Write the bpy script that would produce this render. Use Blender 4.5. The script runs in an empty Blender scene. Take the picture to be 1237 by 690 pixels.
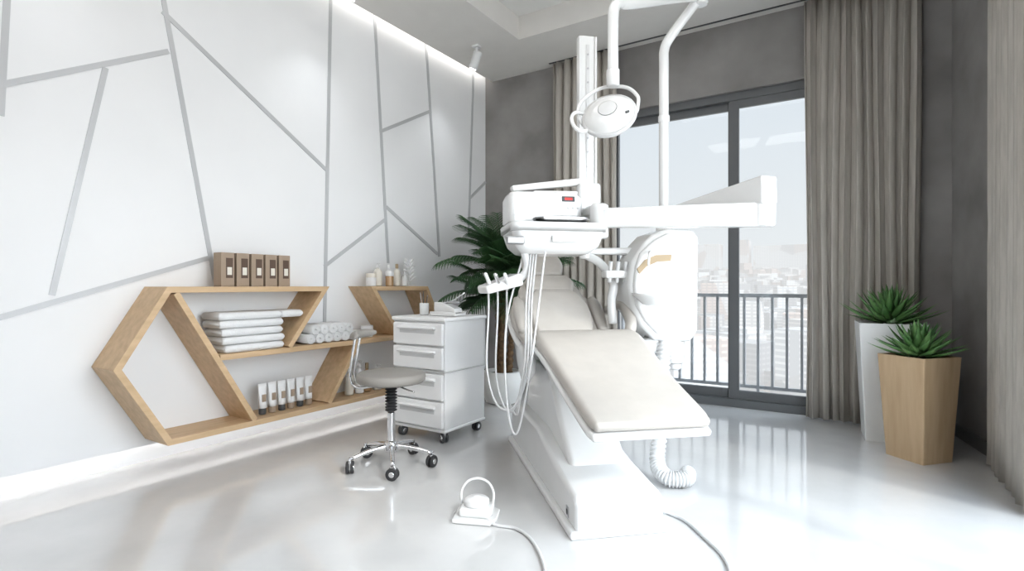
import bpy, bmesh, math, random
from mathutils import Vector, Matrix
random.seed(7)
S=bpy.context.scene
COL=S.collection
S.view_settings.view_transform='Standard'
S.view_settings.exposure=.10
# ------------------------------------------------------------------ materials
def mk(name,c,c2=None,rough=.5,metal=0,scale=6,stretch=(1,1,1),bump=0,bscale=None,emit=None,es=0,coat=0,rough2=None,detail=4,lo=.35,hi=.65,spec=.5,trans=0):
    m=bpy.data.materials.new(name); m.use_nodes=True
    nt=m.node_tree; b=nt.nodes['Principled BSDF']
    b.inputs['Base Color'].default_value=(*c,1); b.inputs['Roughness'].default_value=rough
    b.inputs['Metallic'].default_value=metal; b.inputs['Specular IOR Level'].default_value=spec
    b.inputs['Coat Weight'].default_value=coat; b.inputs['Coat Roughness'].default_value=.08
    b.inputs['Transmission Weight'].default_value=trans
    if emit: b.inputs['Emission Color'].default_value=(*emit,1); b.inputs['Emission Strength'].default_value=es
    tc=nt.nodes.new('ShaderNodeTexCoord'); mp=nt.nodes.new('ShaderNodeMapping'); mp.inputs['Scale'].default_value=stretch
    nt.links.new(tc.outputs['Object'],mp.inputs['Vector'])
    n=nt.nodes.new('ShaderNodeTexNoise'); n.inputs['Scale'].default_value=scale; n.inputs['Detail'].default_value=detail
    nt.links.new(mp.outputs[0],n.inputs['Vector'])
    c2=c2 or tuple(x*.97 for x in c)
    r=nt.nodes.new('ShaderNodeValToRGB'); r.color_ramp.elements[0].position=lo; r.color_ramp.elements[1].position=hi
    r.color_ramp.elements[0].color=(*c,1); r.color_ramp.elements[1].color=(*c2,1)
    nt.links.new(n.outputs['Fac'],r.inputs[0]); nt.links.new(r.outputs[0],b.inputs['Base Color'])
    if rough2 is not None:
        mr=nt.nodes.new('ShaderNodeMapRange'); mr.inputs['To Min'].default_value=rough; mr.inputs['To Max'].default_value=rough2
        mr.inputs['From Min'].default_value=.3; mr.inputs['From Max'].default_value=.7
        nt.links.new(n.outputs['Fac'],mr.inputs['Value']); nt.links.new(mr.outputs[0],b.inputs['Roughness'])
    if bump:
        n2=nt.nodes.new('ShaderNodeTexNoise'); n2.inputs['Scale'].default_value=bscale or scale*8; n2.inputs['Detail'].default_value=3
        nt.links.new(mp.outputs[0],n2.inputs['Vector'])
        bp=nt.nodes.new('ShaderNodeBump'); bp.inputs['Strength'].default_value=bump; bp.inputs['Distance'].default_value=.01
        nt.links.new(n2.outputs['Fac'],bp.inputs['Height']); nt.links.new(bp.outputs[0],b.inputs['Normal'])
    return m
M_floor=mk('polished_floor',(.67,.665,.66),(.58,.578,.575),rough=.04,rough2=.15,scale=1.9,detail=9,coat=.8)
M_panel=mk('white_wall_panel',(.83,.832,.838),(.81,.812,.818),rough=.36,scale=2)
M_groove=mk('groove_grey',(.52,.525,.535),rough=.35,metal=.2)
M_plaster=mk('grey_plaster',(.19,.178,.172),(.33,.313,.303),rough=.75,scale=1.7,detail=10,bump=.15,bscale=14,lo=.3,hi=.7)
M_ceil=mk('ceiling_paint',(.82,.81,.79),rough=.8)
M_ceil2=mk('soffit_paint',(.76,.735,.70),rough=.8)
M_frame=mk('window_frame_grey',(.11,.115,.12),rough=.4)
M_base=mk('baseboard_grey',(.14,.138,.135),rough=.5)
M_curt=mk('curtain_fabric',(.49,.455,.41),(.41,.38,.34),rough=.95,scale=40,stretch=(1,1,.1),bump=.2,bscale=260)
M_white=mk('white_lacquer',(.76,.76,.755),(.74,.74,.735),rough=.18,coat=.4)
M_whitem=mk('white_plastic',(.80,.80,.80),rough=.35)
M_trol=mk('white_trolley_lacquer',(.88,.88,.88),rough=.3)
M_beige=mk('upholstery_beige',(.48,.448,.41),(.45,.42,.385),rough=.38,scale=10,bump=.05,bscale=180)
M_beige2=mk('upholstery_light',(.56,.527,.488),(.53,.497,.458),rough=.38,scale=10,bump=.05,bscale=180)
M_stoolseat=mk('upholstery_taupe',(.30,.28,.255),rough=.5,bump=.05,bscale=150)
M_chrome=mk('chrome',(.75,.75,.76),rough=.12,metal=1)
M_steel=mk('brushed_steel',(.45,.45,.46),rough=.3,metal=1)
M_black=mk('black_rubber',(.025,.025,.027),rough=.55)
M_dark=mk('dark_plastic',(.06,.062,.065),rough=.35)
M_red=mk('display_red',(.35,.02,.02),rough=.3,emit=(1,.05,.03),es=.6)
M_gold=mk('gold_inlay',(.42,.32,.20),rough=.6)
M_hose=mk('hose_white',(.62,.62,.62),rough=.45)
M_wood=mk('oak_wood',(.64,.45,.27),(.50,.34,.19),rough=.5,scale=5,stretch=(5,.7,5),detail=8,bump=.06,bscale=30,lo=.3,hi=.72)
M_woodz=mk('oak_wood_vertical',(.54,.385,.235),(.44,.305,.175),rough=.5,scale=5,stretch=(5,5,.5),detail=8,lo=.3,hi=.72)
M_towel=mk('towel_cotton',(.80,.80,.80),rough=.95,bump=.6,bscale=160,scale=20)
M_brown=mk('brown_card',(.36,.275,.20),(.32,.24,.175),rough=.6)
M_brownd=mk('brown_dark',(.10,.06,.04),rough=.5)
M_amber=mk('amber_liquid',(.45,.28,.14),rough=.15,coat=.5)
M_cream=mk('cream_plastic',(.74,.70,.62),rough=.3)
M_leaf=mk('agave_leaf',(.05,.16,.04),(.17,.33,.11),rough=.42,scale=9,lo=.3,hi=.7)
M_palm=mk('palm_leaf',(.02,.07,.022),(.05,.13,.04),rough=.45,scale=5)
M_trunk=mk('palm_trunk',(.20,.12,.06),(.09,.055,.03),rough=.9,scale=30,bump=.5)
M_soil=mk('soil',(.05,.035,.025),rough=1,scale=40,bump=.5)
M_pot=mk('white_planter',(.80,.80,.79),rough=.4)
M_rail=mk('railing_metal',(.42,.43,.45),rough=.5)
M_led=mk('led_strip',(1,1,1),emit=(1,.98,.95),es=6)
M_ledf=mk('led_strip_soft',(1,1,1),emit=(1,.96,.91),es=9)
M_fill=mk('added_fill_glow',(1,1,1),emit=(1,.975,.94),es=3.6)  # glow for the added, unseen ceiling fill panels
M_fill2=mk('added_fill_glow_bright',(1,1,1),emit=(1,.975,.94),es=7.5)
# thin glass
M_glass=bpy.data.materials.new('window_glass'); M_glass.use_nodes=True
nt=M_glass.node_tree; nt.nodes.remove(nt.nodes['Principled BSDF'])
tr=nt.nodes.new('ShaderNodeBsdfTransparent'); tr.inputs[0].default_value=(.97,.985,.99,1)
gl=nt.nodes.new('ShaderNodeBsdfGlossy'); gl.inputs['Roughness'].default_value=.02
mx=nt.nodes.new('ShaderNodeMixShader'); mx.inputs[0].default_value=.008
nt.links.new(tr.outputs[0],mx.inputs[1]); nt.links.new(gl.outputs[0],mx.inputs[2]); nt.links.new(mx.outputs[0],nt.nodes['Material Output'].inputs[0])
# city material with aerial haze painted in as emission that grows with world distance
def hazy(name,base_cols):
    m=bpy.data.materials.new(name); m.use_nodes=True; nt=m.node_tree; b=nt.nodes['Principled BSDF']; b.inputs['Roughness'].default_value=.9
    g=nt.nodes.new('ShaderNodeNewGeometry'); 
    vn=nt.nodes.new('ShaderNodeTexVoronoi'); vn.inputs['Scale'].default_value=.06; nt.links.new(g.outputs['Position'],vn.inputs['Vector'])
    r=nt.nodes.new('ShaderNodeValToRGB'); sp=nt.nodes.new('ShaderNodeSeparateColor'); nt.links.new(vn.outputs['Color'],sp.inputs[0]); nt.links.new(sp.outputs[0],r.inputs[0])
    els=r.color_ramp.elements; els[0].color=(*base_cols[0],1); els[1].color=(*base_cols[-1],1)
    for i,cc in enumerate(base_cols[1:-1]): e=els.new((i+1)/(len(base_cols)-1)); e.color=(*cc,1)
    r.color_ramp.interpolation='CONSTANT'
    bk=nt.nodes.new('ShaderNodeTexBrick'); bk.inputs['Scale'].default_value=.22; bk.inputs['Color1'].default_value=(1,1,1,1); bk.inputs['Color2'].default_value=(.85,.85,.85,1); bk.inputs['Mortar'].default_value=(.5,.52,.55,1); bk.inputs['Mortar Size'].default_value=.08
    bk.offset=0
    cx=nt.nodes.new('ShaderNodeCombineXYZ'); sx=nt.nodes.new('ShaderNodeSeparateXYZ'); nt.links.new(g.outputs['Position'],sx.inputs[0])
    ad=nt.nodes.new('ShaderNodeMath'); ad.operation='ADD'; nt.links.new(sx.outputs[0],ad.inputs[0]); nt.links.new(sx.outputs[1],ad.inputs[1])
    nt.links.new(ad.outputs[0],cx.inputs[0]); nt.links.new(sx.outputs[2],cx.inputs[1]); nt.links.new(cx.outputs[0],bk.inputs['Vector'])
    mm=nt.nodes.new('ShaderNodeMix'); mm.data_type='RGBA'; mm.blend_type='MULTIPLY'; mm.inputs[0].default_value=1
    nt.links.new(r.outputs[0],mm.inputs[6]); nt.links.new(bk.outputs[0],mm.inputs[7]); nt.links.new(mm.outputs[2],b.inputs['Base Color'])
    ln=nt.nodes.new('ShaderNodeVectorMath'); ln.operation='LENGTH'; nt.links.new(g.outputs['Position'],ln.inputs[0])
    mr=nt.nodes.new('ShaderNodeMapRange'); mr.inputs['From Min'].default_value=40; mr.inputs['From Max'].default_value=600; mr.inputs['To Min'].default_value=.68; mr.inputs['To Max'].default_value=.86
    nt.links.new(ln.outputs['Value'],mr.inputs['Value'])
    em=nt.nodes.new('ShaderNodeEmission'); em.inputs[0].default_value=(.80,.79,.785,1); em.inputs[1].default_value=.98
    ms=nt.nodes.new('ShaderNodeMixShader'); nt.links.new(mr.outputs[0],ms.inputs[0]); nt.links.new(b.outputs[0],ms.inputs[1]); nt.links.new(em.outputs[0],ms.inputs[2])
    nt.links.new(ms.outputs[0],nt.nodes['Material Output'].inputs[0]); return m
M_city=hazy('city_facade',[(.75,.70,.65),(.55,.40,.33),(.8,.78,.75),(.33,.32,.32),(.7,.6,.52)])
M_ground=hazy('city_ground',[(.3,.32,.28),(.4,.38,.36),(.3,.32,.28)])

# ------------------------------------------------------------------ geometry helpers
def E(name,loc=(0,0,0),rz=0):
    o=bpy.data.objects.new(name,None); o.empty_display_size=.1; o.location=loc; o.rotation_euler=(0,0,rz); COL.objects.link(o); return o
def mesh(name,vs,fs,mat,parent=None,smooth=False,bevel=0,bseg=3,loc=None,rot=None,sub=0,solid=0,autos=None):
    me=bpy.data.meshes.new(name); me.from_pydata([tuple(v) for v in vs],[],fs); me.update()
    bm=bmesh.new(); bm.from_mesh(me); bmesh.ops.recalc_face_normals(bm,faces=bm.faces); bm.to_mesh(me); bm.free()
    o=bpy.data.objects.new(name,me); COL.objects.link(o); me.materials.append(mat)
    if parent: o.parent=parent
    if loc: o.location=loc
    if rot: o.rotation_euler=rot
    if solid: md=o.modifiers.new('s','SOLIDIFY'); md.thickness=solid; md.offset=0
    if bevel:
        md=o.modifiers.new('b','BEVEL'); md.width=bevel; md.segments=bseg; md.limit_method='ANGLE'; md.angle_limit=math.radians(40); md.harden_normals=False
        smooth=True
    if sub: md=o.modifiers.new('u','SUBSURF'); md.levels=sub; md.render_levels=sub; smooth=True
    if smooth:
        for p in me.polygons: p.use_smooth=True
        if bevel or autos:
            try: md=o.modifiers.new('w','WEIGHTED_NORMAL'); md.keep_sharp=True
            except: pass
    return o
def box(name,c,s,mat,parent=None,bevel=0,rot=None,bseg=3):
    hx,hy,hz=s[0]/2,s[1]/2,s[2]/2
    vs=[(x,y,z) for x in(-hx,hx) for y in(-hy,hy) for z in(-hz,hz)]
    fs=[(0,1,3,2),(4,6,7,5),(0,4,5,1),(2,3,7,6),(0,2,6,4),(1,5,7,3)]
    return mesh(name,vs,fs,mat,parent,bevel=bevel,loc=c,rot=rot,bseg=bseg)
def bx(name,x0,x1,y0,y1,z0,z1,mat,parent=None,bevel=0):
    return box(name,((x0+x1)/2,(y0+y1)/2,(z0+z1)/2),(abs(x1-x0),abs(y1-y0),abs(z1-z0)),mat,parent,bevel)
def prism(name,poly,axis,a0,a1,mat,parent=None,bevel=0,**k):
    def P(p,a):
        if axis=='x': return (a,p[0],p[1])
        if axis=='y': return (p[0],a,p[1])
        return (p[0],p[1],a)
    n=len(poly); vs=[P(p,a0) for p in poly]+[P(p,a1) for p in poly]
    fs=[tuple(range(n)),tuple(range(n,2*n))]+[(i,(i+1)%n,n+(i+1)%n,n+i) for i in range(n)]
    return mesh(name,vs,fs,mat,parent,bevel=bevel,**k)
def loft(name,rings,mat,parent=None,smooth=True,caps=True,sub=0,**k):
    n=len(rings[0]); vs=[v for r in rings for v in r]; fs=[]
    for i in range(len(rings)-1):
        for j in range(n): fs.append((i*n+j,i*n+(j+1)%n,(i+1)*n+(j+1)%n,(i+1)*n+j))
    if caps: fs.append(tuple(range(n))); fs.append(tuple(range((len(rings)-1)*n,len(rings)*n)))
    return mesh(name,vs,fs,mat,parent,smooth=smooth,sub=sub,**k)
def lathe(name,prof,mat,parent=None,c=(0,0,0),n=32,rot=None,smooth=True):
    rings=[[(r*math.cos(2*math.pi*j/n),r*math.sin(2*math.pi*j/n),z) for j in range(n)] for r,z in prof]
    return loft(name,rings,mat,parent,smooth=smooth,loc=c,rot=rot,autos=True)
def cyl(name,p0,p1,r,mat,parent=None,r1=None,n=24,bev=0):
    p0=Vector(p0);p1=Vector(p1);d=(p1-p0);L=d.length;q=d.to_track_quat('Z','Y');r1=r if r1 is None else r1
    b=min(r*.25,L*.2) if not bev else bev
    prof=[(r-b,0),(r,b),(r1,L-b),(r1-b,L)]
    vs=[[tuple(p0+q@Vector((rr*math.cos(2*math.pi*j/n),rr*math.sin(2*math.pi*j/n),z))) for j in range(n)] for rr,z in prof]
    return loft(name,vs,mat,parent,autos=True)
def cat(pts,res=8):
    P=[Vector(p) for p in pts]
    if len(P)<3: return P
    P=[2*P[0]-P[1]]+P+[2*P[-1]-P[-2]]; out=[]
    for i in range(1,len(P)-2):
        for k in range(res):
            t=k/res; a,b,c,d=P[i-1],P[i],P[i+1],P[i+2]
            out.append(.5*((2*b)+(-a+c)*t+(2*a-5*b+4*c-d)*t*t+(-a+3*b-3*c+d)*t**3))
    out.append(P[-2]); return out
def sweep(name,pts,r,mat,parent=None,n=12,res=8,straight=False,sx=1):
    P=[Vector(p) for p in pts] if straight else cat(pts,res)
    rings=[]; up=None
    for i,p in enumerate(P):
        t=(P[min(i+1,len(P)-1)]-P[max(i-1,0)]).normalized()
        if up is None: up=t.orthogonal().normalized()
        up=(up-t*up.dot(t)).normalized(); s=t.cross(up)
        rr=r(i/(len(P)-1)) if callable(r) else r
        rings.append([tuple(p+up*rr*math.cos(2*math.pi*j/n)+s*rr*sx*math.sin(2*math.pi*j/n)) for j in range(n)])
    return loft(name,rings,mat,parent)
def rrect(w,t,rad,n=5):
    out=[]; rad=min(rad,w/2-.001,t/2-.001)
    for cx,cy,a0 in((w/2-rad,t/2-rad,0),(-w/2+rad,t/2-rad,90),(-w/2+rad,-t/2+rad,180),(w/2-rad,-t/2+rad,270)):
        for k in range(n+1):
            a=math.radians(a0+90*k/n); out.append((cx+rad*math.cos(a),cy+rad*math.sin(a)))
    return out
def pad(name,st,mat,parent,xc=0,e=None,res=5):
    def ci(vals,res):
        v=[2*vals[0]-vals[1]]+vals+[2*vals[-1]-vals[-2]]; o=[]
        for i in range(1,len(v)-2):
            for k in range(res):
                t=k/res;a,b,c,d=v[i-1],v[i],v[i+1],v[i+2]
                o.append(.5*(2*b+(c-a)*t+(2*a-5*b+4*c-d)*t*t+(-a+3*b-3*c+d)*t**3))
        o.append(vals[-1]); return o
    Y,Z,W,T=[ci([s[i] for s in st],res) for i in range(4)]
    N=len(Y); e=e or min(T)*.5; rings=[]
    def ring(i,off,sh):
        a=max(i-1,0);b=min(i+1,N-1); t=Vector((0,Y[b]-Y[a],Z[b]-Z[a])).normalized(); nn=Vector((0,-t.z,t.y))
        return [tuple(Vector((xc+u,Y[i],Z[i]))+nn*v+t*off) for u,v in rrect(max(W[i]-2*sh,.01),max(T[i]-2*sh*.95,.004),max(T[i]*.45-sh,.002))]
    for k in range(5,0,-1):
        th=math.pi/2*k/5; rings.append(ring(0,-e*math.sin(th),e*(1-math.cos(th))))
    for i in range(N): rings.append(ring(i,0,0))
    for k in range(1,6):
        th=math.pi/2*k/5; rings.append(ring(N-1,e*math.sin(th),e*(1-math.cos(th))))
    return loft(name,rings,mat,parent)

# ------------------------------------------------------------------ room
H=3.468; HT=3.69; YB=-6.8; XR=4.45
bx('floor',-.25,XR+.25,YB-.2,.25,-.12,0,M_floor)
bx('ceiling',-.25,XR+.25,YB-.2,.25,HT,HT+.12,M_ceil)
sf=E('ceiling_soffit')
bx('soffit_left',.10,.92,YB,0,H,HT,M_ceil2,sf); bx('soffit_back',.92,XR,-.751,0,H,HT,M_ceil2,sf)
bx('soffit_right',3.85,XR,YB,-.751,H,HT,M_ceil2,sf); bx('soffit_front',.92,3.85,YB,YB+.8,H,HT,M_ceil2,sf)
bx('wall_left',-.25,-.10,YB-.2,.25,0,HT,M_panel)
bx('wall_front',-.10,XR,YB-.2,YB,0,HT,M_panel)
wb=E('wall_back')
WX0,WX1,WT=1.45,3.98,2.85
bx('pier_left',-.10,WX0,0,.25,0,HT,M_plaster,wb); bx('pier_right',WX1,XR+.2,0,.25,0,HT,M_plaster,wb); bx('lintel',WX0,WX1,0,.25,WT,HT,M_plaster,wb)
wr=E('wall_right')
bx('pier_back',XR,XR+.2,-1.55,0,0,HT,M_plaster,wr); bx('pier_front',XR,XR+.2,YB,-5.0,0,HT,M_plaster,wr); bx('lintel',XR,XR+.2,-5.0,-1.55,WT,HT,M_plaster,wr)
prism('pilaster',[(4.264,0),(4.385,-.617),(4.45,-.617),(4.45,0)],'z',0,H,M_plaster,wr)
# white feature panelling
wp=E('wall_panelling')
bx('white_panel',-.03,0,YB,-.002,.125,HT,M_panel,wp)
bx('panel_batten',-.099,-.03,YB+.02,-.02,.26,.30,M_panel,wp)
strips=[((-4.19,3.4),(-4.248,1.958)),((-5.6,1.33),(-3.458,2.574)),((-3.60,3.5),(-3.16,1.09)),((-3.796,2.355),(-4.042,1.047)),((-5.6,.49),(-3.2,1.288)),
((-3.495,2.81),(-2.263,2.047)),((-2.213,3.6),(-2.279,.70)),((-2.279,1.255),(-1.6,1.71)),((-1.74,3.6),(-1.568,1.307)),((-1.64,2.516),(-.967,2.882)),
((-1.05,3.6),(-.837,1.40)),((-1.59,1.825),(-.864,1.426)),((-.24,3.6),(-.337,1.656)),((-.32,2.074),(-.003,2.313)),((-5.6,1.33),(-5.75,3.6)),((-5.0,.69),(-5.3,.13))]
for i,(a,b) in enumerate(strips):
    dy,dz=b[0]-a[0],b[1]-a[1]; L=math.hypot(dy,dz)
    box('groove_%d'%i,(.001,(a[0]+b[0])/2,(a[1]+b[1])/2),(.006+.0007*i,.030,L),M_groove,wp,rot=(math.atan2(-dy,dz),0,0))
bx('led_strip_floor',-.042,-.031,YB+.05,-.05,.20,.215,M_ledf,wp)
bx('led_strip_ceiling',.085,.098,YB+.05,-.05,H+.08,H+.11,M_led,wp)
bx('baseboard_back',-.0,WX0-.02,-.015,-.0,0,.09,M_base)
bx('baseboard_right',XR-.02,XR,-1.5,-.64,0,.09,M_base)
prism('baseboard_pilaster',[(4.25,0),(4.372,-.63),(4.45,-.63),(4.45,-.617),(4.385,-.617),(4.264,0)],'z',0,.09,M_base)
for i,(x,y) in enumerate([(2.38,-2.9),(2.38,-5.2)]):
    l=E('added_ceiling_fill'); bx('fill_glow_plate',x-1.0,x+1.0,y-.3,y+.3,HT-.03,HT-.012,(M_fill,M_fill2)[i],l); bx('fill_plate_back',x-1.03,x+1.03,y-.33,y+.33,HT-.012,HT-.002,M_white,l)  # unseen glowing panels added to light the room, stronger near the camera
def spot(x,y):
    e=E('ceiling_spotlight',(x,y,H)); box('mount',(0,0,-.01),(.07,.07,.02),M_whitem,e,.004)
    cyl('stem',(0,0,-.02),(0,0,-.07),.012,M_whitem,e); cyl('head',(0.02,0,-.06),(-.05,.0,-.22),.042,M_whitem,e)
    cyl('lens',(-.049,0,-.218),(-.0505,.0,-.2215),.034,M_led,e)
    l=bpy.data.lights.new('spot_beam','SPOT'); l.energy=9; l.spot_size=math.radians(80); l.spot_blend=1; l.shadow_soft_size=.05; l.color=(.92,.96,1)
    o=bpy.data.objects.new('spot_beam',l); COL.objects.link(o); o.parent=e; o.location=(-.055,0,-.235); o.rotation_euler=Vector((-.35,0,-.94)).to_track_quat('-Z','Y').to_euler()
spot(.50,-.86); spot(.50,-2.4); spot(.50,-4.2)
def window(name,origin,rz,W,T,n):
    w=E(name,origin,rz)
    f=.07
    bx('frame_left',0,f,.04,.16,0,T,M_frame,w); bx('frame_right',W-f,W,.04,.16,0,T,M_frame,w)
    bx('frame_top',f,W-f,.04,.16,T-.07,T,M_frame,w); bx('frame_sill',f,W-f,.02,.16,0,.07,M_frame,w)
    pw=(W-2*f)/n; q=.085
    for i in range(n):
        x0=f+pw*i-(.035 if i else 0); x1=f+pw*(i+1)+(.035 if i<n-1 else 0); y0=.05 if i%2 else .095; y1=y0+.04
        bx('sash_%d_l'%i,x0,x0+q,y0,y1,.07,T-.07,M_frame,w,.003); bx('sash_%d_r'%i,x1-q,x1,y0,y1,.07,T-.07,M_frame,w,.003)
        bx('sash_%d_b'%i,x0+q,x1-q,y0,y1,.07,.15,M_frame,w,.003); bx('sash_%d_t'%i,x0+q,x1-q,y0,y1,T-.14,T-.07,M_frame,w,.003)
        bx('glass_%d'%i,x0+q,x1-q,y0+.015,y0+.022,.15,T-.14,M_glass,w)
    return w
w1=window('window_1',(WX0,0,0),0,WX1-WX0,WT,2)
window('window_2',(XR,-1.55,0),-math.pi/2,3.45,WT,3)
bx('balcony_slab',.8,4.7,.26,.62,-.2,-.02,mk('concrete',(.5,.5,.5),rough=.9))
rl=E('balcony_railing')
bx('top_rail',.8,4.7,.50,.55,.985,1.02,M_rail,rl); bx('bottom_rail',.8,4.7,.51,.54,.10,.13,M_rail,rl)
x=.85
k=0
while x<4.7:
    bx('baluster_%d'%k,x,x+.022,.505,.545,-.02 if k%8==0 else .13,.985,M_rail,rl); x+=.125; k+=1
# city
random.seed(3)
vs=[];fs=[]
def addb(x,y,w,d,z0,z1,a=0):
    b0=len(vs); ca,sa=math.cos(a),math.sin(a)
    for z in(z0,z1):
        for sx,sy in((-1,-1),(1,-1),(1,1),(-1,1)):
            px,py=sx*w/2,sy*d/2; vs.append((x+px*ca-py*sa,y+px*sa+py*ca,z))
    fs.extend([(b0,b0+1,b0+2,b0+3),(b0+4,b0+5,b0+6,b0+7)]+[(b0+i,b0+(i+1)%4,b0+4+(i+1)%4,b0+4+i) for i in range(4)])
for i in range(2600):
    d=70+550*random.random()**.8; a=math.radians(random.uniform(-10,125)); x=d*math.cos(a); y=d*math.sin(a)
    if y<15: continue
    g=-34+d*.075
    h=random.uniform(4,11)+ (random.random()<.05)*random.uniform(4,10)
    addb(x,y,random.uniform(6,13),random.uniform(6,12),g-14,g+h,random.uniform(0,1.5))
for (px,dd,hh,w) in ((.0,600,72,22),(.04,620,62,26),(-.22,600,44,30),(-.1,620,42,50),(.12,610,46,30),(-.16,610,48,14)):
    addb(3.6+dd*px,dd*.98,w,20,-20,hh,0)
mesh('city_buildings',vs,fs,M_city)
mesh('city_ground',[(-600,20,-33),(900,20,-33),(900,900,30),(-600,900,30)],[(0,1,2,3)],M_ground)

# ------------------------------------------------------------------ curtains
def curtain(name,p0,p1,z0,z1,nf,amp,seed=0):
    rnd=random.Random(seed); p0=Vector((*p0,0));p1=Vector((*p1,0)); d=p1-p0; L=d.length; t=d/L; nn=Vector((-t.y,t.x,0))
    N=nf*12; rows=14; vs=[];fs=[]
    am=[rnd.uniform(.75,1.15) for _ in range(nf+2)]
    for r in range(rows):
        fz=r/(rows-1); z=z0+(z1-z0)*fz
        for i in range(N+1):
            s=i/N; f=s*nf; k=int(f); u=f-k
            A=amp*(am[k]*(1-u)+am[min(k+1,nf)]*u)*(1-.25*fz)
            off=A*math.sin(2*math.pi*f+.5*math.sin(2.1*f))
            sh=.012*math.sin(2*math.pi*f*2+1)*(1-fz*.3)+.01*math.sin(fz*5+f)
            p=p0+t*(s*L+sh)+nn*(off); vs.append((p.x,p.y,z))
    for r in range(rows-1):
        for i in range(N): fs.append((r*(N+1)+i,r*(N+1)+i+1,(r+1)*(N+1)+i+1,(r+1)*(N+1)+i))
    return mesh(name,vs,fs,M_curt,smooth=True,solid=.005)
curtain('window_curtain',(.95,-.10),(1.66,-.10),.01,H-.012,8,.042,1)
curtain('window_curtain',(3.30,-.09),(4.06,-.09),.01,H-.012,10,.040,2)
curtain('window_curtain',(4.365,-.76),(4.365,-1.70),.01,H-.012,8,.042,3)
ct=E('curtain_rail'); bx('rail_back',.9,4.2,-.11,-.09,H-.006,H,M_dark,ct); bx('rail_right',4.345,4.385,-5.2,-.68,H-.006,H,M_dark,ct)

# ------------------------------------------------------------------ wall shelf
sh=E('hexagonal_wall_shelf')
TH=.036; D=.28
def ribbon(name,P,th,x0=.002,x1=None):
    x1=x1 or D
    P=[Vector(p) for p in P]; n=len(P); L=[];R=[]
    for i in range(n):
        if i==0: d=(P[1]-P[0]).normalized(); m=Vector((-d.y,d.x)); s=1
        elif i==n-1: d=(P[-1]-P[-2]).normalized(); m=Vector((-d.y,d.x)); s=1
        else:
            d0=(P[i]-P[i-1]).normalized(); d1=(P[i+1]-P[i]).normalized(); n0=Vector((-d0.y,d0.x)); n1=Vector((-d1.y,d1.x))
            m=(n0+n1).normalized(); s=1/max(m.dot(n0),.3)
        L.append(P[i]+m*s*th/2); R.append(P[i]-m*s*th/2)
    vs=[];fs=[]
    for i in range(n):
        for x in(x0,x1): vs.append((x,L[i].x,L[i].y)); 
        for x in(x0,x1): vs.append((x,R[i].x,R[i].y))
    for i in range(n-1):
        a=4*i;b=4*(i+1)
        fs+=[(a,a+1,b+1,b),(a+2,b+2,b+3,a+3),(a,b,b+2,a+2),(a+1,a+3,b+3,b+1)]
    fs+=[(0,2,3,1),(4*n-4,4*n-3,4*n-1,4*n-2)]
    mesh(name,vs,fs,M_wood,sh,bevel=.0015,bseg=1)
zt,zm,zb=1.075,.645,.185
hh=TH/2
ribbon('outer_frame',[(-2.79,zm+hh+.001),(-2.485,zt),(-3.585,zt),(-3.845,zm-.005),(-3.58,zb),(-1.40,zb),(-1.10,zm),(-1.34,zt),(-2.00,zt),(-1.695,zm+hh+.001)],TH)
ribbon('diag_1',[(-3.545,zt-hh-.001),(-3.05,zb+hh+.001)],TH,x1=D-.001)
ribbon('mid_board',[(-3.285,zm),(-1.12,zm)],TH)
ribbon('diag_3',[(-2.17,zm-hh-.001),(-2.45,zb+hh+.001)],TH)
T0=zt+TH/2+.001;M0=zm+TH/2+.001;B0=zb+TH/2+.001
bxs=E('cosmetic_boxes',(.17,0,T0))
for i in range(5):
    y=-3.20+.103*i
    box('carton_%d'%i,(0,y,.11),(.09,.088,.22),M_brown,bxs,.002); box('window_%d'%i,(.046,y+.01,.12),(.002,.045,.13),M_brownd,bxs); box('label_%d'%i,(.047,y+.01,.10),(.003,.03,.05),M_cream,bxs)
tw=E('folded_towels',(.15,0,M0))
def towel(nm,y,z,l,t,w=.22):
    pts=rrect(w,t,t*.48,6)
    rings=[]
    for k,(o,s) in enumerate([(-l/2,.5),(-l/2+.004,.85),(-l/2+.015,1),(0,1.03),(l/2-.015,1),(l/2-.004,.85),(l/2,.5)]):
        rings.append([(p[0]*(.96 if s<1 else 1),y+o,z+t/2+p[1]*s) for p in pts])
    loft(nm,rings,M_towel,tw)
for i,(y,l) in enumerate([(-3.03,.42),(-3.035,.44),(-3.045,.43),(-3.05,.45)]):
    towel('towel_%d'%i,y,.053*i,l,.05)
towel('towel_top_left',-3.06,.212,.44,.05); towel('towel_top_right',-2.75,.212,.17,.05)
rt=E('rolled_towels',(.13,0,M0))
def roll(nm,y,z,r=.036):
    n=60
    vs=[];fs=[]
    for i in range(n+1):
        a=i/n*2*math.pi*3; rr=r*(.25+.75*i/n)
        for x in(-.11,.13): vs.append((x,y+rr*math.cos(a),z+rr*math.sin(a)))
    for i in range(n): fs.append((2*i,2*i+1,2*i+3,2*i+2))
    mesh(nm,vs,fs,M_towel,rt,smooth=True,solid=.009)
for i in range(6): roll('roll_%d'%i,-2.60+.08*i,.041)
for i in range(5): roll('roll_top_%d'%i,-2.56+.08*i,.108)
tb=E('cream_tubes',(.17,0,B0))
for i in range(6):
    y=-2.93+.075*i
    cyl('cap_%d'%i,(0,y,0),(0,y,.045),.024,M_dark if i%2==0 else M_brown,tb)
    rings=[]
    for k in range(7):
        f=k/6; a=.026*(1-f)+.003*f; bb=.026*(1-f)+.034*f
        rings.append([(a*math.cos(t*math.pi/8),y+bb*math.sin(t*math.pi/8),.045+.17*f) for t in range(16)])
    loft('tube_%d'%i,rings,M_whitem,tb); box('label_%d'%i,(.021,y,.115),(.004,.028,.05),M_brown,tb)
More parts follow.
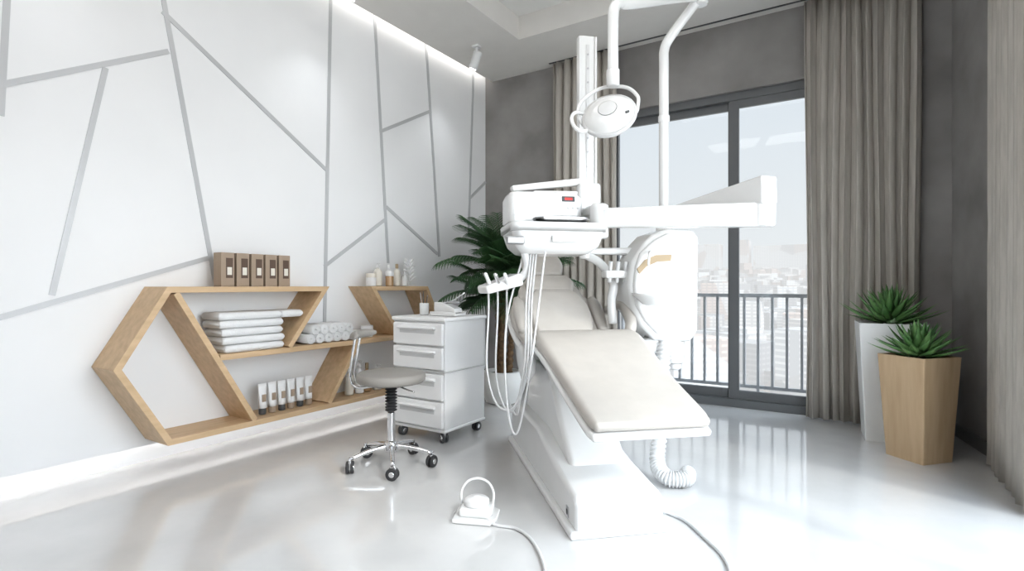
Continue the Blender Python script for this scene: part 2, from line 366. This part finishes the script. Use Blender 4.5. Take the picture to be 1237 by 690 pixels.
def bottle(nm,p,r,h,mat,cap=M_whitem,pump=False):
    e=E(nm,p)
    lathe('body',[(r*.9,0),(r,.01),(r,h*.62),(r*.75,h*.72),(r*.35,h*.76),(r*.35,h*.8)],mat,e)
    cyl('cap',(0,0,h*.8),(0,0,h*(.88 if pump else 1)),r*.42,cap,e)
    if pump: cyl('pump_stem',(0,0,h*.88),(0,0,h*.97),r*.14,cap,e); box('nozzle',(r*.4,0,h*.98),(r*1.4,r*.4,h*.04),cap,e,.002)
def jar(nm,p,r,h,m,capm): 
    e=E(nm,p); lathe('body',[(r*.92,0),(r,.006),(r,h*.65),(r*.97,h*.67)],m,e); lathe('lid',[(r*1.03,h*.67),(r*1.05,h*.7),(r*1.05,h*.97),(r*1.0,h)],capm,e)
bottle('pump_bottle',(.15,-1.835,T0),.036,.20,M_cream,pump=True)
jar('cosmetic_jar',(.17,-1.93,T0),.042,.11,M_whitem,M_cream); jar('cosmetic_jar',(.21,-1.755,T0),.035,.13,M_amber,M_whitem)
bottle('lotion_bottle',(.14,-1.69,T0),.032,.19,M_whitem); bottle('lotion_bottle',(.16,-1.615,T0),.032,.20,M_cream,M_gold); bottle('lotion_bottle',(.19,-1.55,T0),.026,.13,M_whitem)
lf=E('leaf_ornament',(.15,-1.44,T0)); box('foot',(0,0,.01),(.08,.10,.02),M_whitem,lf,.004)
cyl('stem',(0,0,.02),(0,0,.24),.005,M_whitem,lf)
for i in range(6):
    for s in(-1,1):
        z=.04+.033*i; L=.10-.008*i
        sweep('leaf_%d_%d'%(i,s),[(0,0,z),(0,s*L*.5,z+.035),(0,s*L,z+.05)],lambda f:.012*math.sin(math.pi*min(max(f,.05),.97))+.001,M_whitem,lf,n=8,res=4)
jar('cosmetic_jar',(.17,-1.98,M0),.05,.10,M_cream,M_whitem); jar('cosmetic_jar',(.17,-2.09,M0),.045,.07,M_whitem,M_whitem)
b=E('ceramic_bowl',(.16,-1.50,M0)); lathe('bowl',[(.04,0),(.05,.008),(.095,.05),(.10,.065),(.092,.062),(.05,.018),(.001,.014)],M_cream,b)
bottle('pump_bottle',(.17,-2.06,B0),.035,.27,M_whitem,pump=True); bottle('lotion_bottle',(.15,-2.15,B0),.035,.22,M_cream); bottle('lotion_bottle',(.15,-1.96,B0),.035,.24,M_amber,M_gold); bottle('pump_bottle',(.17,-1.86,B0),.038,.22,M_whitem,pump=True)

# ------------------------------------------------------------------ drawer trolley
tr_=E('dental_drawer_trolley',(1.025,-2.0425,0)); cw,cd=.49,.485
def caster(par,x,y,r=.035,mat=M_dark,rz=0):
    e=E('caster',(x,y,0),rz); e.parent=par
    for s in(-1,1):
        lathe('wheel',[(r*.5,-.009),(r*.93,-.009),(r,-.004),(r,.004),(r*.93,.009),(r*.5,.009)],mat,e,c=(0,s*.013,r),rot=(math.pi/2,0,0),n=20)
        lathe('hub',[(r*.3,-.011),(r*.5,-.010),(r*.5,.010),(r*.3,.011)],M_chrome,e,c=(0,s*.013,r),rot=(math.pi/2,0,0),n=16)
    box('fork',(0.004,0,r*1.5),(.035,.014,r*1.1),M_chrome,e,.004); cyl('stem',(.01,0,r*1.9),(.01,0,r*2.6),.008,M_chrome,e)
for sx in(-1,1):
    for sy in(-1,1): caster(tr_,sx*(cw/2-.05),sy*(cd/2-.05),rz=.6*sx+sy)
box('carcass_lower',(0,0.008,.295),(cw-.02,cd-.016,.40),M_trol,tr_,.008)
box('carcass_upper',(0,0.008,.675),(cw-.02,cd-.016,.35),M_trol,tr_,.008)
box('plinth',(0,0,.088),(cw,cd,.02),M_trol,tr_,.008); 
box('top_slab',(0,0,.862),(cw+.02,cd+.02,.03),M_trol,tr_,.012)
box('divider',(0,0.002,.498),(cw-.006,cd-.004,.012),M_hose,tr_,.003)
zz=.105
for i,h in enumerate([.19,.19,.165,.165]):
    if i==2: zz=.508
    box('drawer_front_%d'%i,(0,-cd/2-.002,zz+h/2),(cw-.03,.028,h-.012),M_trol,tr_,.008)
    prism('handle_lip_%d'%i,[(-cd/2-.016,zz+h*.70),(-cd/2-.042,zz+h*.74),(-cd/2-.042,zz+h*.79),(-cd/2-.016,zz+h*.84)],'x',-cw*.36,cw*.36,M_trol,tr_,.004)
    box('handle_recess_%d'%i,(0,-cd/2-.0165,zz+h*.60),(cw*.66,.002,h*.14),M_hose,tr_)
    zz+=h+.002
TT=.877
tray=E('instrument_tray',(1.13,-2.08,TT+.001),.1)
box('dish',(0,0,.012),(.22,.15,.02),M_white,tray,.006); box('rim_front',(0,-.07,.026),(.22,.01,.014),M_white,tray,.003); box('rim_back',(0,.07,.026),(.22,.01,.014),M_white,tray,.003)
prism('wedge_rest',[(-.09,.0),(.09,.0),(.09,.03),(-.02,.075),(-.09,.075)],'y',-.05,.05,M_white,tray,.006,loc=(0,0,.024))
sweep('hand_piece',[(-.1,-.02,.06),(0,-.03,.095),(.12,-.03,.10)],.009,M_steel,tray,res=4)
sweep('hand_piece_b',[(-.02,.02,.095),(.03,.02,.11),(.12,.04,.17)],.006,M_chrome,tray,res=4)
cup=E('instrument_cup',(.90,-2.08,TT)); lathe('cup',[(.03,0),(.034,.01),(.036,.09),(.033,.09),(.030,.012),(.001,.01)],M_white,cup,n=24)
for i in range(5):
    a=i*1.3; cyl('probe_%d'%i,(.01*math.cos(a),.01*math.sin(a),.012),(.03*math.cos(a),.03*math.sin(a),.14+.01*i),.003,M_steel if i%2 else M_dark,cup,n=8)

# ------------------------------------------------------------------ stool
st=E('operator_stool',(1.261,-2.785,0),.3)
for i in range(5):
    a=2*math.pi*i/5+.2; c,s=math.cos(a),math.sin(a)
    sweep('leg_%d'%i,[(c*.03,s*.03,.125),(c*.12,s*.12,.115),(c*.25,s*.25,.085)],lambda f:.017-.005*f,M_chrome,st,n=12,res=5)
    caster(st,c*.25,s*.25,r=.036,mat=M_black,rz=a+1.2)
lathe('hub',[(.035,.09),(.042,.10),(.042,.135),(.03,.15),(.026,.16)],M_chrome,st)
cyl('gas_lift_outer',(0,0,.15),(0,0,.33),.024,M_chrome,st); cyl('gas_lift_inner',(0,0,.33),(0,0,.50),.015,M_steel,st)
pr=[]
for i in range(9):
    z=.335+i*.018; pr+=[(.024,z),(.036,z+.006),(.036,z+.010),(.024,z+.016)]
lathe('bellows',pr,M_black,st)
cyl('seat_plate',(0,0,.495),(0,0,.512),.12,M_dark,st); 
lathe('seat',[(.10,.510),(.19,.512),(.206,.525),(.209,.545),(.205,.562),(.19,.572),(.1,.577),(.001,.578)],M_stoolseat,st,n=48)
sweep('lever',[(.05,0,.49),(.15,-.08,.485),(.20,-.10,.48)],.005,M_chrome,st,n=8,res=4)
ang=math.radians(205)-.3
ca,sa=math.cos(ang),math.sin(ang)
for o in(-.035,.035):
    sweep('back_bar_%d'%(o>0),[(ca*.10-sa*o,sa*.10+ca*o,.49),(ca*.2-sa*o,sa*.2+ca*o,.48),(ca*.245-sa*o,sa*.245+ca*o,.53),(ca*.235-sa*o,sa*.235+ca*o,.66),(ca*.215-sa*o,sa*.215+ca*o,.78)],.008,M_chrome,st,n=10)
pts=[(math.cos(ang+t)*.215,math.sin(ang+t)*.215,.80) for t in[-.75,-.4,0,.4,.75]]
sweep('back_pad',pts,lambda f:.030*(1-.55*abs(2*f-1)**4),M_stoolseat,st,n=16,res=8,sx=.8)

# ------------------------------------------------------------------ dental chair
CH=(2.777,-2.912,0); RZ=math.radians(42.85)
ch=E('dental_chair',CH,RZ)
box('base_plate',(0,.76,.018),(.46,1.54,.036),M_whitem,ch,.012)
prism('base_lower_housing',[(-.005,.02),(-.005,.14),(.01,.168),(.04,.18),(.35,.215),(.75,.30),(1.42,.30),(1.52,.24),(1.52,.02)],'x',-.205,.205,M_white,ch,.025)
prism('base_upper_housing',[(.28,.15),(.33,.24),(.55,.42),(.72,.60),(.80,.63),(1.18,.63),(1.28,.5),(1.36,.25),(1.36,.15)],'x',-.135,.165,M_white,ch,.03)
box('socket',(-.2065,.12,.075),(.004,.035,.05),M_steel,ch,.002); box('socket_pins',(-.2095,.12,.075),(.003,.015,.022),M_dark,ch)
xc=.05
seat=[(-.21,.545,.50,.045),(-.14,.563,.52,.06),(.15,.65,.54,.07),(.42,.748,.575,.08),(.56,.792,.60,.085),(.66,.808,.60,.085),(.76,.79,.585,.085),(.88,.745,.56,.085),(1.0,.705,.52,.075)]
pad('seat_cushion',seat,M_beige,ch,xc)
pad('seat_shell',[(y,z-.045,w+.014,.035) for y,z,w,t in seat],M_white,ch,xc)
prism('leg_support',[(.0,.51),(.1,.49),(.4,.54),(.75,.60),(1.0,.60),(1.0,.68),(.8,.70),(.55,.70),(.2,.60)],'x',xc-.14,xc+.14,M_white,ch,.02)
back=[(1.03,.72,.50,.07),(1.12,.80,.60,.08),(1.22,.89,.64,.085),(1.30,.95,.60,.08),(1.37,.995,.47,.075),(1.46,1.05,.44,.07),(1.54,1.095,.36,.07),(1.59,1.12,.28,.06)]
pad('back_cushion',back,M_beige,ch,xc)
pad('back_shell',[(y+.028,z-.05,w+.02,.05) for y,z,w,t in back],M_white,ch,xc)
pad('lumbar_cushion',[(1.02,.785,.34,.05),(1.10,.86,.40,.06),(1.20,.95,.40,.06),(1.29,1.02,.34,.06),(1.33,1.05,.26,.05)],M_beige2,ch,xc)
pad('shoulder_cushion',[(1.375,1.065,.30,.05),(1.44,1.108,.35,.06),(1.51,1.148,.31,.05)],M_beige2,ch,xc)
for s in(-1,1):
    pad('bolster_%d'%s,[(1.08,.82,.07,.06),(1.16,.90,.085,.075),(1.24,.965,.08,.07),(1.30,1.0,.05,.05)],M_beige,ch,xc+s*.262)
pad('headrest',[(1.585,1.185,.26,.07),(1.65,1.235,.31,.08),(1.73,1.285,.30,.08),(1.79,1.32,.24,.07)],M_beige,ch,xc)
cyl('headrest_bar',(xc,1.50,1.03),(xc,1.70,1.20),.018,M_chrome,ch)
prism('back_hinge',[(.92,.60),(1.02,.56),(1.12,.64),(1.25,.80),(1.18,.84),(1.05,.72),(.92,.68)],'x',xc-.1,xc+.1,M_white,ch,.02)
loft('side_skirt',[[(xc-.27+u*.4,y,z+v) for u,v in rrect(.09,h,.03,4)] for y,z,h in [(.78,.64,.10),(.9,.60,.16),(1.02,.60,.20),(1.14,.66,.18),(1.22,.74,.10)]],M_white,ch)
x0=xc+.37
sweep('armrest',[(x0-.06,.93,.70),(x0,.88,.84),(x0+.01,.97,.95),(x0+.01,1.12,.97),(x0,1.26,.93)],.034,M_beige,ch,n=16)

# ------------------------------------------------------------------ spittoon (cuspidor) unit
cu=E('spittoon_unit',CH,RZ)
prism('cabinet',[(.50,1.36),(.56,1.42),(.66,1.455),(.84,1.45),(.87,1.40),(.865,.82),(.82,.745),(.58,.76),(.48,.85),(.42,.97),(.40,1.1),(.425,1.25)],'y',.86,1.14,M_white,cu,.035)
prism('cabinet_cover',[(.47,1.30),(.56,1.38),(.64,1.42),(.70,1.42),(.66,1.2),(.65,.95),(.66,.82),(.58,.80),(.50,.88),(.44,.98),(.425,1.1),(.44,1.22)],'y',.835,.88,M_white,cu,.018)
prism('gold_inlay',[(.44,1.20),(.49,1.255),(.56,1.285),(.665,1.29),(.66,1.25),(.57,1.245),(.50,1.215),(.455,1.17)],'y',.829,.84,M_gold,cu)
cyl('service_column',(.76,.98,.60),(.76,.98,.80),.06,M_white,cu)
cyl('column_foot',(.76,.98,.56),(.76,.98,.61),.04,M_hose,cu)
prism('link_arm',[(.10,.50),(.60,.66),(.80,.68),(.80,.78),(.60,.78),(.10,.62)],'y',.92,1.04,M_white,cu,.03)
lathe('bowl',[(.03,0),(.06,.01),(.115,.06),(.125,.075),(.115,.072),(.06,.03),(.001,.02)],M_white,cu,c=(.50,.74,.98))
sweep('bowl_tap',[(.56,.9,1.2),(.54,.84,1.30),(.50,.79,1.29),(.49,.78,1.22)],.008,M_white,cu,n=10)
pts=cat([(.66,.92,.76),(.62,.86,.55),(.55,.74,.28),(.47,.62,.10),(.47,.50,.052),(.56,.47,.05),(.62,.55,.05)],50)
sweep('suction_hose',pts,lambda f:.040+.006*math.sin(f*math.pi*2*46),M_hose,cu,n=16,straight=True)

# ------------------------------------------------------------------ delivery unit
dl=E('dental_delivery_unit',CH,RZ)
PZ=1.56
cyl('pole_lower',(.697,1.0,1.40),(.697,1.0,PZ+.04),.05,M_white,dl)
def arm(nm,p,q,w,h0,h1,mat=M_white,bev=.02,ext=0):
    p=Vector(p);q=Vector(q);t=(q-p); t.normalize(); s=t.cross(Vector((0,0,1))).normalized(); u=s.cross(t); q=q+t*ext
    rings=[]
    for f,hh in((0,h0),(1,h1)):
        c=p+(q-p)*f; rings.append([tuple(c+s*a*w/2+u*b*hh/2) for a,b in((-1,-1),(1,-1),(1,1),(-1,1))])
    return loft(nm,rings,mat,dl,smooth=False,bevel=bev)
arm('arm_first',(.697,1.0,1.555),(.834,.201,1.575),.10,.05,.14,bev=.012,ext=.05)
cyl('elbow',(.834,.201,1.395),(.834,.201,1.60),.05,M_white,dl,bev=.012)
arm('arm_second',(.125,.627,1.475),(.834,.201,1.455),.085,.105,.125,bev=.015,ext=.06)
cyl('wrist',(.125,.627,1.36),(.125,.627,1.555),.052,M_white,dl)
arm('tray_bracket',(.125,.627,1.38),(-.05,.72,1.36),.10,.06,.06,bev=.015)
def slab(nm,cx,cy,levels,mat,par=dl,rad=.05):
    rings=[[(cx+u,cy+dy+v,z) for u,v in rrect(w,d,rad,6)] for z,w,d,dy in levels]
    return loft(nm,rings,mat,par,autos=True)
slab('tray_body',-.134,.675,[(1.268,.34,.22,.03),(1.275,.38,.26,.02),(1.31,.46,.32,0),(1.37,.50,.36,0),(1.395,.51,.37,0),(1.405,.50,.36,0)],M_white)
slab('tray_mat',-.134,.675,[(1.405,.47,.33,0),(1.410,.47,.33,0)],M_hose)
slab('tray_rim',-.134,.675,[(1.385,.525,.385,0),(1.425,.53,.39,0),(1.433,.52,.38,0),(1.433,.49,.35,0),(1.41,.485,.345,0)],M_white)
slab('dish',-.10,.62,[(1.436,.24,.10,0),(1.446,.28,.13,0),(1.468,.30,.14,0),(1.468,.285,.125,0),(1.45,.27,.11,0)],M_steel,rad=.045)
slab('control_box',-.15,.86,[(1.455,.40,.22,0),(1.462,.43,.25,0),(1.60,.43,.25,0),(1.632,.40,.22,0.01),(1.638,.37,.19,.01)],M_white,rad=.035)
box('control_feet',(-.15,.86,1.44),(.3,.15,.05),M_hose,dl,.005)
box('display',(-.02,.734,1.595),(.075,.006,.03),M_dark,dl,.002,rot=(-.15,0,0)); box('display_digits',(-.02,.7305,1.595),(.045,.003,.014),M_red,dl,rot=(-.15,0,0))
box('box_seam',(-.15,.7345,1.50),(.40,.002,.003),M_hose,dl)
for i in range(3): cyl('knob_%d'%i,(.01+.028*i-.03,.736,1.545),(.01+.028*i-.03,.73,1.545),.007,M_hose,dl,n=14)
box('tray_handle',(-.375,.50,1.335),(.10,.03,.045),M_steel,dl,.012)
box('key_pad',(-.10,.492,1.345),(.16,.01,.035),M_hose,dl,.004)
arm('top_bar',(-.33,.86,1.665),(.12,.93,1.735),.05,.035,.045,bev=.012); arm('top_bar_lower',(-.20,.88,1.645),(.17,.93,1.65),.06,.03,.05,bev=.01)
bx('rail_column',.105,.205,.915,.955,1.50,2.63,M_white,dl,.012)
bx('rail_slot',.145,.165,.909,.916,1.75,2.57,M_hose,dl); bx('rail_edge_l',.098,.112,.903,.957,1.5,2.62,M_white,dl,.004); bx('rail_edge_r',.198,.212,.903,.957,1.5,2.62,M_white,dl,.004)
for i in range(9): cyl('rail_hole_%d'%i,(.155,.91,1.83+.085*i),(.155,.906,1.83+.085*i),.006,M_steel,dl,n=10)
box('rail_carriage',(.155,.90,1.62),(.14,.08,.20),M_white,dl,.02)
arm('rail_link',(.125,.627,1.52),(.155,.92,1.54),.09,.07,.07,bev=.02)
arm('instrument_holder',(-.535,.60,1.075),(-.33,.66,1.135),.13,.045,.07,bev=.014)
sweep('holder_arm',[(-.30,.62,1.28),(-.285,.62,1.20),(-.31,.63,1.15),(-.36,.65,1.12)],.022,M_white,dl,n=12)
for i in range(3):
    p=-.50+.05*i
    sweep('handpiece_%d'%i,[(p-.03,.50,1.16),(p,.57,1.11),(p+.005,.64,1.085)],lambda f:.009+.004*f,M_chrome if i%2 else M_whitem,dl,n=10,res=4)
    sweep('hose_%d'%i,[(p+.005,.64,1.085),(p+.01,.67,.95),(p+.0,.66,.65-.04*i),(p+.05,.62,.46-.03*i),(-.36+.015*i,.58,.46+.02*i),(-.31+.015*i,.57,.7),(-.30+.015*i,.58,1.0),(-.27+.015*i,.60,1.275)],.0055,M_hose,dl,n=8,res=10)
sweep('loop_hose',[(-.21,.52,1.28),(-.25,.5,1.0),(-.31,.48,.6),(-.37,.5,.33),(-.41,.55,.5),(-.40,.62,.9),(-.30,.64,1.275)],.0055,M_hose,dl,n=8,res=10)
sweep('assistant_arm',[(.20,1.10,1.30),(.29,1.06,1.24),(.36,1.02,1.12),(.34,1.0,1.0),(.35,1.0,.86)],.028,M_white,dl,n=14)
cyl('assistant_pivot',(.20,1.10,1.27),(.20,1.10,1.36),.04,M_white,dl)
arm('assistant_cross',(.20,1.10,1.32),(.50,1.05,1.32),.06,.04,.05,bev=.012)
box('assistant_head',(.36,.98,1.17),(.16,.10,.05),M_white,dl,.015)
for i in range(3): cyl('assist_tip_%d'%i,(.31+.05*i,.96,1.12),(.31+.05*i,.93,1.25),.012,M_hose,dl)

# ------------------------------------------------------------------ operating lamp
lp=E('dental_operating_lamp',CH,RZ)
sweep('pole',[(.697,1.0,1.58),(.697,1.0,2.0),(.697,1.0,2.50),(.70,1.0,2.62),(.735,.985,2.70),(.86,.93,2.88),(.905,.91,2.96)],.031,M_white,lp,n=20,res=8)
cyl('pole_collar',(.697,1.0,2.15),(.697,1.0,2.20),.036,M_whitem,lp)
cyl('top_joint',(.905,.91,2.88),(.905,.91,3.03),.045,M_white,lp)
sweep('spring_arm',[(.905,.91,2.94),(.7,.82,2.86),(.32,.65,2.70),(.245,.615,2.68),(.205,.597,2.64),(.195,.594,2.55),(.195,.594,2.27)],.030,M_white,lp,n=20,res=8)
cyl('knuckle',(.195,.594,2.20),(.195,.594,2.30),.036,M_white,lp)
hd=E('lamp_head',(.155,.55,2.025)); hd.parent=lp; hd.rotation_euler=(math.radians(62),math.radians(-14),math.radians(-24)); hd.scale=(.95,.95,.95)
lathe('shell',[(.001,.062),(.05,.060),(.10,.048),(.14,.022),(.152,-.004),(.150,-.02),(.14,-.03),(.10,-.052),(.05,-.066),(.001,-.07)],M_white,hd,n=48)
lathe('bezel',[(.146,.014),(.157,.008),(.159,-.006),(.153,-.016),(.146,-.012)],M_hose,hd,n=48)
box('sensor',(.10,-.06,.046),(.022,.014,.008),M_dark,hd,.003)
lathe('led_window',[(.055,.060),(.05,.0625),(.001,.065)],M_hose,hd,n=32)
sweep('handle',[(-.13,.07,0),(-.175,.075,.03),(-.205,.03,.05),(-.205,-.04,.05),(-.175,-.08,.03),(-.135,-.06,0)],.011,M_white,hd,n=10)
sweep('yoke',[(-.155,.0,-.01),(-.17,.08,-.0),(-.13,.18,.0),(0,.235,.0),(.13,.18,.0),(.18,.08,-.0),(.165,0,-.0),(.15,-.03,-.01)],.010,M_white,hd,n=12,sx=1.1)

# ------------------------------------------------------------------ foot pedal + cables
pd=E('foot_control_pedal',(2.13,-3.096,0),math.radians(25))
prism('pedal_base',[(-.10,-.085),(.08,-.095),(.105,-.05),(.105,.06),(.07,.09),(-.08,.09),(-.105,.05)],'z',.002,.022,M_white,pd,.006)
prism('pedal_body',[(-.075,-.06),(.07,-.07),(.085,-.03),(.08,.06),(-.06,.07),(-.08,.04)],'z',.02,.06,M_white,pd,.015)
lathe('pedal_disc',[(.055,.058),(.06,.065),(.06,.082),(.05,.09),(.02,.093),(.018,.10),(.001,.101)],M_whitem,pd,c=(0,.01,0))
sweep('guard_hoop',[(-.075,.02,.05),(-.078,.03,.11),(-.05,.04,.155),(0,.045,.17),(.05,.04,.155),(.078,.03,.11),(.075,.02,.05)],.006,M_white,pd,n=10)
for a,b_ in((-.09,-.07),(.09,-.06),(.09,.06),(-.08,.07)): cyl('foot',(a*.9,b_*.9,0),(a*.9,b_*.9,.004),.01,M_dark,pd,n=10)
cb=sweep('pedal_cable',[(2.20,-3.12,.03),(2.26,-3.13,.009),(2.36,-3.11,.008),(2.48,-3.17,.008),(2.62,-3.32,.008),(2.72,-3.50,.008),(2.80,-3.8,.008)],.007,M_hose)
cb.parent=pd; cb.matrix_parent_inverse=(Matrix.Translation((2.13,-3.096,0))@Matrix.Rotation(math.radians(25),4,'Z')).inverted()
cb=sweep('power_cable',[(2.80,-2.61,.03),(2.88,-2.58,.010),(2.98,-2.62,.008),(3.09,-2.74,.008),(3.2,-2.88,.008),(3.25,-3.05,.008),(3.22,-3.4,.008),(3.1,-3.8,.008)],.008,M_hose)
cb.parent=ch; cb.matrix_parent_inverse=(Matrix.Translation(CH)@Matrix.Rotation(RZ,4,'Z')).inverted()

# ------------------------------------------------------------------ plants
def leafmesh(vs,fs,base,az,el,L,w,droop,seg=8,thick=.0,keel=.25):
    b0=len(vs); p=Vector(base); e=el; step=L/seg
    side=Vector((-math.sin(az),math.cos(az),0))
    for i in range(seg+1):
        f=i/seg; wd=w*(.75+.5*math.sin(math.pi*min(f*1.3,1)*.8))*(1-f**2.2)+.0006
        d=Vector((math.cos(az)*math.cos(e),math.sin(az)*math.cos(e),math.sin(e))); up=side.cross(d)*-1
        vs.extend([tuple(p-side*wd+up*wd*keel),tuple(p-up*wd*keel*.8),tuple(p+side*wd+up*wd*keel),tuple(p+up*wd*.1)])
        p=p+d*step; e-=droop/seg
    for i in range(seg):
        a=b0+4*i
        for j in range(4): fs.append((a+j,a+(j+1)%4,a+4+(j+1)%4,a+4+j))
def agave(par,z,R,n,seed):
    rnd=random.Random(seed); vs=[];fs=[]
    for i in range(n):
        f=i/n; az=i*2.39996+rnd.uniform(-.15,.15); el=math.radians(8+72*f**1.0+rnd.uniform(-6,6)); L=R*(1.0-.25*f)*rnd.uniform(.9,1.1)
        r0=.05*(1-f)
        leafmesh(vs,fs,(r0*math.cos(az),r0*math.sin(az),z+.02+.05*f),az,el,L,.025+.003*(1-f),rnd.uniform(-.45,.05))
    return mesh('agave_leaves',vs,fs,M_leaf,par,smooth=True)
def planter(nm,loc,rz,wt,wb_,h,mat,R,seed,n=46):
    e=E(nm,loc,rz)
    def sq(w): return rrect(w,w,.008,2)
    rings=[[(u,v,z) for u,v in sq(w)] for w,z in((wb_,0.0),(wt,h),(wt-.03,h),(wt-.035,h-.03))]
    loft('pot',rings,mat,e,smooth=False); loft('soil',[[(u,v,z) for u,v in sq(wt-.034)] for z in(h-.035,h-.025)],M_soil,e,smooth=False)
    agave(e,h-.03,R,n,seed); return e
planter('potted_agave',(3.86,-.43,0),math.radians(4),.40,.32,.835,M_pot,.295,1,64)
planter('potted_agave',(3.99,-.87,0),math.radians(48),.31,.245,.655,M_woodz,.24,2,58)
pm=E('potted_palm',(.84,-.92,0))
lathe('pot',[(.13,0),(.15,.01),(.20,.12),(.205,.20),(.18,.29),(.165,.30),(.155,.29),(.15,.27),(.001,.265)],M_pot,pm,n=40)
lathe('soil',[(.15,.268),(.001,.275)],M_soil,pm)
for i,(dx,dy,h) in enumerate([(0,0,.95),(.05,.04,.75),(-.05,.03,.65)]):
    sweep('trunk_%d'%i,[(dx,dy,.26),(dx*1.3,dy*1.3,.26+h*.4),(dx*1.6,dy*1.4,.26+h)],lambda f:.034+.006*math.sin(f*60)-.01*f,M_trunk,pm,n=12,res=16)
vs=[];fs=[]; rnd=random.Random(11)
for tdx,tdy,th,nf in((0,0,1.2,46),(.08,.056,1.0,24),(-.08,.042,.9,22)):
    for i in range(nf):
        az=i*2.39996+rnd.uniform(-.2,.2); el=math.radians(rnd.uniform(15,86)); L=rnd.uniform(.52,.80); droop=rnd.uniform(.5,1.4)
        if math.cos(az)<-.3 and el<1.1: L*=.68
        if math.sin(az)>.4: L*=.75
        p=Vector((tdx,tdy,th)); e=el; seg=22; P=[]
        for k in range(seg+1):
            d=Vector((math.cos(az)*math.cos(e),math.sin(az)*math.cos(e),math.sin(e))); P.append((p.copy(),d.copy(),e)); p+=d*L/seg; e-=droop/seg
        for k in range(0,seg):
            b0=len(vs); s=Vector((-math.sin(az),math.cos(az),0))*.004
            vs.extend([tuple(P[k][0]-s),tuple(P[k][0]+s),tuple(P[k+1][0]+s*.8),tuple(P[k+1][0]-s*.8)]); fs.append((b0,b0+1,b0+2,b0+3))
            if k>4:
                for sd in(-1,1):
                    f=k/seg; LL=.20*math.sin(math.pi*(f*.85+.08))+.03
                    leafmesh(vs,fs,P[k][0],az+sd*(.95-.35*f),P[k][2]-.15,LL,.0058,.7,seg=4,keel=.5)
mesh('fronds',vs,fs,M_palm,pm,smooth=True)

# ------------------------------------------------------------------ light
SUN=Vector((.78,-.30,.55)).normalized()
wd=bpy.data.worlds.new('sky'); S.world=wd; wd.use_nodes=True; nt=wd.node_tree
bg=nt.nodes['Background']; tc=nt.nodes.new('ShaderNodeTexCoord'); sp=nt.nodes.new('ShaderNodeSeparateXYZ'); rp=nt.nodes.new('ShaderNodeValToRGB')
nt.links.new(tc.outputs['Generated'],sp.inputs[0]); nt.links.new(sp.outputs[2],rp.inputs[0]); nt.links.new(rp.outputs[0],bg.inputs[0])
rp.color_ramp.elements[0].position=0; rp.color_ramp.elements[0].color=(.88,.89,.895,1); rp.color_ramp.elements[1].position=.6; rp.color_ramp.elements[1].color=(.68,.77,.87,1)
dt=nt.nodes.new('ShaderNodeVectorMath'); dt.operation='DOT_PRODUCT'; dt.inputs[1].default_value=SUN; nt.links.new(tc.outputs['Generated'],dt.inputs[0])
mr=nt.nodes.new('ShaderNodeMapRange'); mr.interpolation_type='SMOOTHSTEP'; mr.inputs['From Min'].default_value=.1; mr.inputs['From Max'].default_value=1.0; mr.inputs['To Min'].default_value=.95; mr.inputs['To Max'].default_value=9
nt.links.new(dt.outputs['Value'],mr.inputs['Value']); nt.links.new(mr.outputs[0],bg.inputs[1])
sn=bpy.data.lights.new('sun','SUN'); sn.energy=1.6; sn.angle=math.radians(6); sn.color=(1,.96,.91)
so=bpy.data.objects.new('sun',sn); so.rotation_euler=(-SUN).to_track_quat('-Z','Y').to_euler(); so.location=(10,-4,8); COL.objects.link(so)
# ------------------------------------------------------------------ camera
cam=bpy.data.cameras.new('camera'); cam.sensor_width=36; cam.lens=650/1237*36; cam.clip_end=2000; cam.clip_start=.05
co=bpy.data.objects.new('camera',cam); co.location=(3.639,-5.160,1.1)
co.rotation_euler=(math.pi/2,0,math.atan2(.5355,.8445)); COL.objects.link(co); S.camera=co
